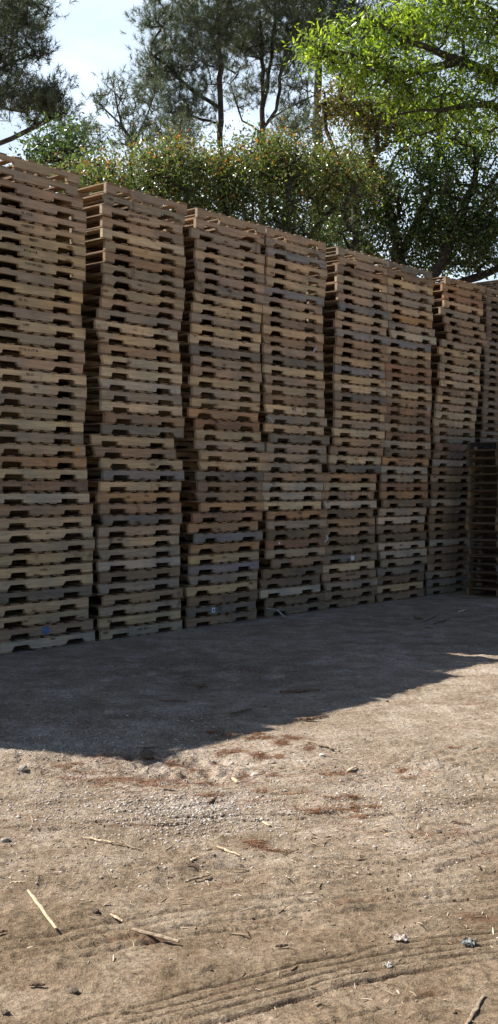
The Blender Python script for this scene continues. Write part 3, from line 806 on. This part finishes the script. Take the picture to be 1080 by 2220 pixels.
def needle_mesh(name, C, D, rs, n_need=22, ln=.2, wd=.0125):
    n = len(C); m = n * n_need
    c = np.repeat(C, n_need, 0); dd = np.repeat(D, n_need, 0)
    d = dd * rs.uniform(.1, 1.1, (m, 1)) + rs.normal(0, .62, (m, 3)); d /= np.linalg.norm(d, axis=1)[:, None]
    c = c + dd * rs.uniform(-.10, .06, (m, 1))
    l = ln * rs.uniform(.65, 1.15, (m, 1)); s = np.cross(d, rs.normal(0, 1, (m, 3))); s /= np.linalg.norm(s, axis=1)[:, None]
    V = np.stack([c + s * wd / 2, c - s * wd / 2, c + d * l], 1).reshape(-1, 3)
    Fc = np.arange(m * 3).reshape(-1, 3)
    return np_mesh(name, V, Fc)
def blobs(defs, rs, shell=.0):
    """defs: (u, v, ru, rv, Y, ry, n) ellipsoids given by where they stand"""
    P = []
    for (u, v, ru, rv, Y, ry, n) in defs:
        q = rs.normal(0, 1, (n, 3)); q /= np.linalg.norm(q, axis=1)[:, None]; q *= (rs.uniform(shell, 1, (n, 1))) ** (1 / 2.4)
        k = Y / F; c = at(u, v, Y)
        P.append(np.stack([c.x + q[:, 0] * ru * k, c.y + q[:, 1] * ry, c.z + q[:, 2] * rv * k], 1))
    P = np.concatenate(P); P = P[P[:, 2] > .6]
    return P

M_TRUNK = simple_mat("bark_dark", (.075,.06,.05), .95, col2=(.035,.028,.024), scale=14)
M_PTRUNK = simple_mat("pine_bark", (.07,.055,.047), .95, col2=(.03,.024,.02), scale=9)
leafA = island_mat("shrub_leaf_green", [(0,(.055,.082,.030)),(.5,(.105,.142,.048)),(.85,(.15,.18,.065)),(1,(.21,.22,.09))], .30, .9, .42)
leafA2 = island_mat("shrub_leaf_new", [(0,(.20,.20,.05)),(.5,(.30,.21,.06)),(1,(.42,.17,.06))], .35, .6, .45, (1.5,1.2,.6))
leafB = island_mat("oak_leaf_dark", [(0,(.028,.055,.020)),(.6,(.058,.100,.030)),(1,(.10,.15,.045))], .32, .9, .4)
leafC = island_mat("bright_leaf", [(0,(.13,.20,.030)),(.6,(.23,.31,.05)),(1,(.38,.44,.09))], .38, .6, .55, (1.7,1.8,.6))
leafR = island_mat("small_tree_leaf", [(0,(.06,.085,.025)),(.6,(.12,.135,.04)),(1,(.25,.17,.06))], .4, .5, .35, (1.5,1.2,.6))
needle = island_mat("pine_needle", [(0,(.050,.070,.048)),(.6,(.085,.112,.070)),(1,(.13,.155,.09))], .45, .6, .3, (1.3,1.4,.8))  # needle tones lightened to stand in for haze over the pines

def broadleaf(name, label, cat, group, base, trunks, defs, n_leaf, size, mats, seed, spread=.20, r_tip=.008, expo=.42, rmax=.2, asp=.5, newfn=None, up=.25, inner=.0):
    rs = np.random.default_rng(seed); tips = blobs(defs, rs, inner)
    nodes, par, nt_, tipn = colonise(trunks, tips, rs, up)
    rad = radii(nodes, par, tipn, r_tip, expo, rmax)
    root = empty(name, base); tag(root, label, cat, group)
    off = np.array(base)
    nodes_l = nodes - off
    link("trunk", limb_mesh("trunk", nodes_l, par, rad, range(len(nodes)), 7), M_TRUNK, root)
    C = tips[rs.integers(0, len(tips), n_leaf)]
    sp = spread * rs.uniform(.35, 1.25, (n_leaf, 1))
    C = C + rs.normal(0, 1, (n_leaf, 3)) * sp * np.array([1, 1, .75])
    mi = newfn(C, rs) if newfn else None
    me = leaf_mesh("crown", C - off, size, rs, asp, mats=mi)
    for m in mats: me.materials.append(m)
    link("crown", me, None, root)
    return root
def pine(label, base, trunks, defs, seed, sub=5, n_need=26, ln=.22, r_tip=.007, expo=.42, rmax=.2, spread=.26, group="pines behind the pallet wall"):
    rs = np.random.default_rng(seed); tips = blobs(defs, rs)
    nodes, par, nt_, tipn = colonise(trunks, tips, rs, .5, .4, -.04, .045)
    rad = radii(nodes, par, tipn, r_tip, expo, rmax)
    root = empty("pine_tree", base); tag(root, label, "pine tree", group)
    off = np.array(base); nl = nodes - off
    link("trunk", limb_mesh("trunk", nl, par, rad, range(len(nodes)), 7), M_PTRUNK, root)
    C, D = [], []
    for ti, tp in zip(tipn, nodes[tipn]):
        d0 = tp - nodes[par[ti]]; d0 /= max(1e-4, np.linalg.norm(d0))
        for k in range(sub):
            o_ = rs.normal(0, spread, 3); o_[2] = abs(o_[2]) * .6 if k else 0
            d = d0 * .5 + o_ / spread * .35 + np.array([0, 0, .55]); d /= np.linalg.norm(d)
            C.append(tp + (o_ if k else 0)); D.append(d)
    C = np.array(C); D = np.array(D)
    link("crown", needle_mesh("crown", C - off, D, rs, n_need, ln), needle, root)
    return root
def B(u, Y): p = at(u, HZ, Y); return (p.x, p.y, 0.0)
def T(*pts): return [tuple(at(*p)) for p in pts]

# shrubs with orange young leaves, standing right behind the wall
def newleaf(hi, lo, extra=()):
    def fn(C, rs):
        zrel = np.clip((C[:, 2] - lo) / (hi - lo), 0, 1)
        pr = .03 + .30 * zrel ** 2.2 * (vnoise(C[:, 0] / .5 + 40, C[:, 2] / .4 + 10, 9) + .62)
        return (rs.random(len(C)) < pr).astype(int)
    return fn
def shrub(u, top, Y, w, seed, label, n=11000, hi=7.6, orange=True, spread=.22, tips=150):
    b = B(u, Y); k = Y / F
    hw = w / 2
    trunks = [[b, tuple(at(u, 900, Y)), tuple(at(u + 6, 620, Y))],
              [(b[0], b[1], .3), tuple(at(u - hw * .5, 760, Y + .3)), tuple(at(u - hw * .6, 520, Y + .2))],
              [(b[0], b[1], .35), tuple(at(u + hw * .5, 760, Y - .2)), tuple(at(u + hw * .6, 500, Y))]]
    h = 420
    cy = top + h * .5
    defs = [(u, cy + 20, hw, h * .47, Y, 1.0, tips), (u - hw * .35, top + 85, hw * .6, 75, Y, .7, tips // 3), (u + hw * .4, top + 70, hw * .55, 62, Y, .7, tips // 3),
            (u + hw * .05, top + 50, hw * .35, 48, Y, .5, tips // 5), (u, 760, hw * .85, 140, Y, .8, tips // 3)]
    zt = at(u, top, Y).z
    return broadleaf("photinia_shrub", label, "shrub", "tall shrubs behind the pallet wall", b, trunks, defs, int(n * 1.6), .051, [leafA, leafA2], seed,
                     spread=spread, newfn=newleaf(zt, zt - 1.9) if orange else newleaf(zt + 3, zt), rmax=.07)
shrub(205, 335, 16.6, 190, 1, "tall leafy shrub rising behind the second stack, loose at its left", 10000)
shrub(345, 300, 17.2, 215, 2, "tall shrub with orange young leaves above the second and third stacks", 14000)
shrub(470, 322, 17.8, 210, 3, "dense glossy shrub with rusty tips above the third stack", 14000)
shrub(580, 286, 18.2, 200, 4, "tallest of the shrubs, orange shoots on top, above the fourth stack", 14000)
shrub(700, 312, 18.8, 230, 5, "green glossy shrub meeting the dark tree above the fifth stack", 13000)
# thin bluish shrub at far left
broadleaf("small_tree", "thin sparse tree between the leftmost stack and the left pine, sky showing through", "tree", None, B(120, 20),
    [T((120,1058,20),(125,700,20),(130,420,20),(150,330,20))], [(120,340,75,45,20,.8,60),(150,310,50,35,20,.6,35),(95,330,35,30,20,.5,20),(130,480,70,90,20,.8,40)],
    3600, .075, [leafB], 21, spread=.22, rmax=.06)

# dark tree on the right
Yd = 21.5
broadleaf("shade_tree", "big dark-leaved tree with many branches, sky showing through, at the right", "tree", None, B(905, Yd),
    [T((905,1058,Yd),(890,800,Yd),(870,600,Yd),(850,480,Yd),(820,390,Yd),(790,300,Yd)),
     T((880,700,Yd),(960,560,Yd-.3),(1010,440,Yd-.4),(1040,330,Yd)), T((865,560,Yd),(930,430,Yd+.5),(950,300,Yd+.6),(930,200,Yd+.4)),
     T((870,620,Yd),(780,520,Yd+.2),(730,430,Yd+.4)), T((900,640,Yd),(1040,600,Yd),(1130,560,Yd))],
    [(770,430,95,85,Yd,1.3,110),(890,420,110,95,Yd,1.4,125),(1030,420,110,110,Yd,1.3,125),(860,250,95,45,Yd,1.1,60),(1000,520,110,60,Yd,1.2,70),
     (800,250,80,60,Yd,1.0,40),(960,290,130,70,Yd,1.3,110),(1000,550,70,40,Yd,.9,50),(1060,500,60,60,Yd,.9,50),(820,500,70,40,Yd,.8,35),(880,530,60,30,Yd,.8,30),(780,555,50,22,Yd,.8,18),(940,500,60,40,Yd,.8,35),(740,400,70,60,Yd,1.,55),(720,500,60,50,Yd,1.,40),(900,570,60,25,Yd,.9,22),(1130,480,90,160,Yd,1.3,80)],
    46000, .068, [leafB, leafC], 31, spread=.20, rmax=.12, r_tip=.009, expo=.44, newfn=lambda C, rs: (rs.random(len(C)) < .04 + .5 * np.clip((C[:, 2] - 7.2) / 3.0, 0, 1)).astype(int))
# small reddish tree, left of it
broadleaf("small_tree", "small thin tree with rusty young leaves between the pines and the bright tree", "tree", None, B(775, 20.2),
    [T((775,1058,20.2),(772,700,20.2),(770,450,20.2),(765,300,20.2)), T((770,450,20.2),(720,330,20.2),(700,230,20.2)), T((770,420,20.2),(820,320,20.2),(800,220,20.2))],
    [(745,225,62,55,20.2,.8,70),(800,270,60,55,20.2,.8,45),(770,380,70,70,20.2,.8,30)],
    5200, .06, [leafR], 33, spread=.18, rmax=.06)
# bright tree reaching in from the right
Yb = 19.0
broadleaf("bright_green_tree", "sunlit bright yellow-green tree reaching in from the upper right", "tree", None, B(1230, Yb),
    [T((1230,1058,Yb),(1225,700,Yb),(1190,400,Yb),(1160,200,Yb),(1120,20,Yb),(1090,-140,Yb)),
     T((1160,230,Yb),(1040,150,Yb),(950,110,Yb-.2),(840,70,Yb-.4),(790,30,Yb-.4)),
     T((1180,300,Yb),(1060,228,Yb),(960,235,Yb-.3),(860,248,Yb-.5)),
     T((1000,135,Yb),(880,160,Yb-.4),(760,120,Yb-.6),(700,110,Yb-.6)), T((1130,60,Yb),(1000,-10,Yb),(900,-60,Yb))],
    [(700,110,55,28,Yb-.5,.5,38),(790,150,75,40,Yb-.4,.6,60),(880,190,85,60,Yb-.3,.7,80),(1010,215,90,75,Yb,.7,75),(860,60,80,45,Yb-.3,.6,55),(960,40,90,70,Yb,.7,75),
     (1060,90,80,90,Yb,.8,80),(740,62,26,22,Yb-.4,.3,10),(960,-60,130,70,Yb,.8,60),(1190,120,100,150,Yb,1.,80),(930,290,60,35,Yb,.5,14),(1090,250,50,40,Yb,.6,20)],
    20000, .090, [leafC, leafB], 37, spread=.20, rmax=.12, asp=.32, newfn=lambda C, rs: (rs.random(len(C)) < .22).astype(int))

# pines
Yp = 33.0
pine("tall pine with a straight thin trunk, left of the group of three", B(478, Yp),
     [T((478,1058,Yp),(479,400,Yp),(477,150,Yp),(470,-150,Yp),(465,-400,Yp)),
      T((477,235,Yp),(420,200,Yp),(370,150,Yp),(330,120,Yp-.5)), T((477,270,Yp),(410,250,Yp),(360,290,Yp)), T((479,200,Yp),(540,120,Yp),(560,60,Yp))],
     [(400,50,95,85,Yp,1.6,150),(480,30,60,70,Yp,1.4,80),(350,150,60,45,Yp,1.,60),(430,150,70,50,Yp,1.2,50),(410,250,75,45,Yp,1.,55),(330,215,40,25,Yp,.8,20),(450,-200,150,150,Yp,2,160)], 51, rmax=.085)
Yq = 35.0
pine("middle pine with forking stems and bare lower branches", B(568, Yq),
     [T((568,1058,Yq),(568,400,Yq),(570,150,Yq),(560,0,Yq),(565,-350,Yq)), T((570,240,Yq),(590,120,Yq),(600,-30,Yq),(620,-200,Yq)),
      T((568,285,Yq),(600,240,Yq),(612,150,Yq),(640,20,Yq)), T((568,290,Yq),(525,260,Yq),(500,180,Yq)), T((568,275,Yq),(640,225,Yq),(690,205,Yq))],
     [(560,50,80,75,Yq,1.6,130),(640,70,60,90,Yq,1.5,110),(520,110,60,50,Yq,1.3,60),(620,170,60,40,Yq,1.2,35),(540,200,60,30,Yq,1.,25),(650,240,40,25,Yq,.9,15),(590,-180,150,140,Yq,2,150)], 52, rmax=.11)
Yr = 36.5
pine("thick dark pine trunk that splits low, right of the group of three", B(688, Yr),
     [T((688,1058,Yr),(690,400,Yr),(688,230,Yr),(692,130,Yr),(690,-40,Yr),(680,-350,Yr)), T((692,270,Yr),(712,235,Yr),(745,205,Yr),(790,160,Yr)),
      T((690,285,Yr),(705,262,Yr),(722,240,Yr),(742,242,Yr)), T((690,140,Yr),(650,60,Yr),(640,-20,Yr))],
     [(700,30,70,70,Yr,1.5,120),(780,60,70,80,Yr,1.5,110),(760,150,60,50,Yr,1.3,40),(860,80,80,80,Yr,1.6,90),(680,110,40,30,Yr,1.,22),(700,-180,150,140,Yr,2,120),(1000,60,120,70,Yr,1.5,70)], 53, rmax=.27, expo=.5)
Ys = 24.0
pine("big pine filling the upper left corner, its crown cut by the frame", B(-150, Ys),
     [T((-150,1058,Ys),(-145,400,Ys),(-140,100,Ys),(-130,-300,Ys)), T((-145,400,Ys),(0,310,Ys),(60,283,Ys),(110,258,Ys)), T((-142,200,Ys),(-30,160,Ys),(60,120,Ys)),
      T((-140,60,Ys),(-20,30,Ys),(60,10,Ys))],
     [(20,90,75,75,Ys,1.2,120),(50,20,60,40,Ys,1.1,70),(70,225,80,42,Ys,1.,85),(-20,200,60,60,Ys,1.,60),(110,215,45,30,Ys,.7,35),(95,120,20,25,Ys,.5,10),(-120,0,120,220,Ys,1.6,150)], 54, ln=.17, rmax=.10, spread=.19, n_need=17)
Yt = 27.0
pine("small sparse pine with dark cone clusters against the open sky", B(300, Yt),
     [T((300,1058,Yt),(296,500,Yt),(285,320,Yt),(262,270,Yt),(250,200,Yt)), T((285,320,Yt),(320,250,Yt),(330,215,Yt)), T((262,270,Yt),(225,235,Yt),(205,205,Yt))],
     [(245,200,35,32,Yt,.7,26),(215,225,22,25,Yt,.5,10),(285,250,50,45,Yt,.8,40),(320,290,50,30,Yt,.8,35),(340,200,20,30,Yt,.6,10),(270,310,60,25,Yt,.8,26)], 55, ln=.15, rmax=.045, r_tip=.006, spread=.12, sub=3, n_need=16)
Yu = 30.0
for k, (u, v) in enumerate([(170, 300), (385, 300), (640, 285)]):
    pine(["low hazy pine crown showing over the second stack", "low pine crown showing between the shrubs and the left trunk", "low pine crown behind the shrubs between the middle and thick trunks"][k],
         B(u, Yu), [T((u,1058,Yu),(u,500,Yu),(u,v+20,Yu))], [(u, v, 60, 38, Yu, 1., 50), (u, v + 90, 60, 60, Yu, 1., 30)], 60 + k, ln=.15, rmax=.06, sub=4, spread=.2)

# ------------------------------------------------------------------ light
PHI, ELEV = R(27), R(48.4)
hx, hy = (-Wn * math.cos(PHI) - Wd * math.sin(PHI)).xy
sun_dir = Vector((hx * math.cos(ELEV), hy * math.cos(ELEV), math.sin(ELEV)))
sd = bpy.data.lights.new("sun", 'SUN'); sd.energy = 5.0; sd.angle = R(.55); sd.color = (1.0, .945, .87)
so = bpy.data.objects.new("sun", sd); COL.objects.link(so); so.rotation_euler = sun_dir.to_track_quat('Z', 'Y').to_euler()
so.location = (-30, 20, 60)
world = bpy.data.worlds.new("World"); scene.world = world; world.use_nodes = True
nt = world.node_tree; nt.nodes.clear(); L = nt.links
wo = N(nt, "ShaderNodeOutputWorld"); bg = N(nt, "ShaderNodeBackground"); L.new(bg.outputs[0], wo.inputs[0])
sky = N(nt, "ShaderNodeTexSky"); sky.sky_type = 'NISHITA'; sky.sun_disc = False
sky.sun_elevation = ELEV; sky.sun_rotation = math.atan2(sun_dir.x, sun_dir.y)
sky.air_density = 1.0; sky.dust_density = .7; sky.ozone_density = 3.5
tc = N(nt, "ShaderNodeTexCoord"); mp = N(nt, "ShaderNodeMapping"); mp.inputs["Scale"].default_value = (2.2, 2.2, 5.5)
mp.inputs["Rotation"].default_value = (0.2, 0.3, 0.4)
L.new(tc.outputs["Generated"], mp.inputs["Vector"])
nz = N(nt, "ShaderNodeTexNoise"); nz.inputs["Scale"].default_value = 2.2; nz.inputs["Detail"].default_value = 6; nz.inputs["Roughness"].default_value = .55; nz.inputs["Distortion"].default_value = .5
L.new(mp.outputs[0], nz.inputs["Vector"])
# added bright cloud bank low in the sunward sky, masked overhead to keep shade dark
dt = N(nt, "ShaderNodeVectorMath", operation='DOT_PRODUCT'); L.new(tc.outputs["Generated"], dt.inputs[0]); dt.inputs[1].default_value = (hx, hy, 0)
m1 = N(nt, "ShaderNodeMapRange"); m1.interpolation_type = 'SMOOTHSTEP'; L.new(dt.outputs["Value"], m1.inputs[0]); m1.inputs[1].default_value = -.2; m1.inputs[2].default_value = .15
sp = N(nt, "ShaderNodeSeparateXYZ"); L.new(tc.outputs["Generated"], sp.inputs[0])
m2 = N(nt, "ShaderNodeMapRange"); m2.interpolation_type = 'SMOOTHSTEP'; L.new(sp.outputs[2], m2.inputs[0]); m2.inputs[1].default_value = .64; m2.inputs[2].default_value = .42
mm = N(nt, "ShaderNodeMath", operation='MULTIPLY'); L.new(m1.outputs[0], mm.inputs[0]); L.new(m2.outputs[0], mm.inputs[1])
cr = ramp(nt, [(.35, .55), (.65, 1.0)]); L.new(nz.outputs[0], cr.inputs[0])
m3 = N(nt, "ShaderNodeMath", operation='MULTIPLY'); L.new(cr.outputs[0], m3.inputs[0]); L.new(mm.outputs[0], m3.inputs[1])
cc = mixc(nt, 'MIX', m3.outputs[0], sky.outputs[0], (11.2, 13.2, 15.5))
L.new(cc, bg.inputs[0]); bg.inputs[1].default_value = .052

scene.view_settings.view_transform = 'Standard'; scene.view_settings.look = 'None'
scene.view_settings.exposure = 0.85; scene.view_settings.gamma = 1.0
scene.render.engine = 'CYCLES'
scene.render.resolution_x = 498; scene.render.resolution_y = 1024
scene.cycles.max_bounces = 6; scene.cycles.diffuse_bounces = 4; scene.cycles.transmission_bounces = 4
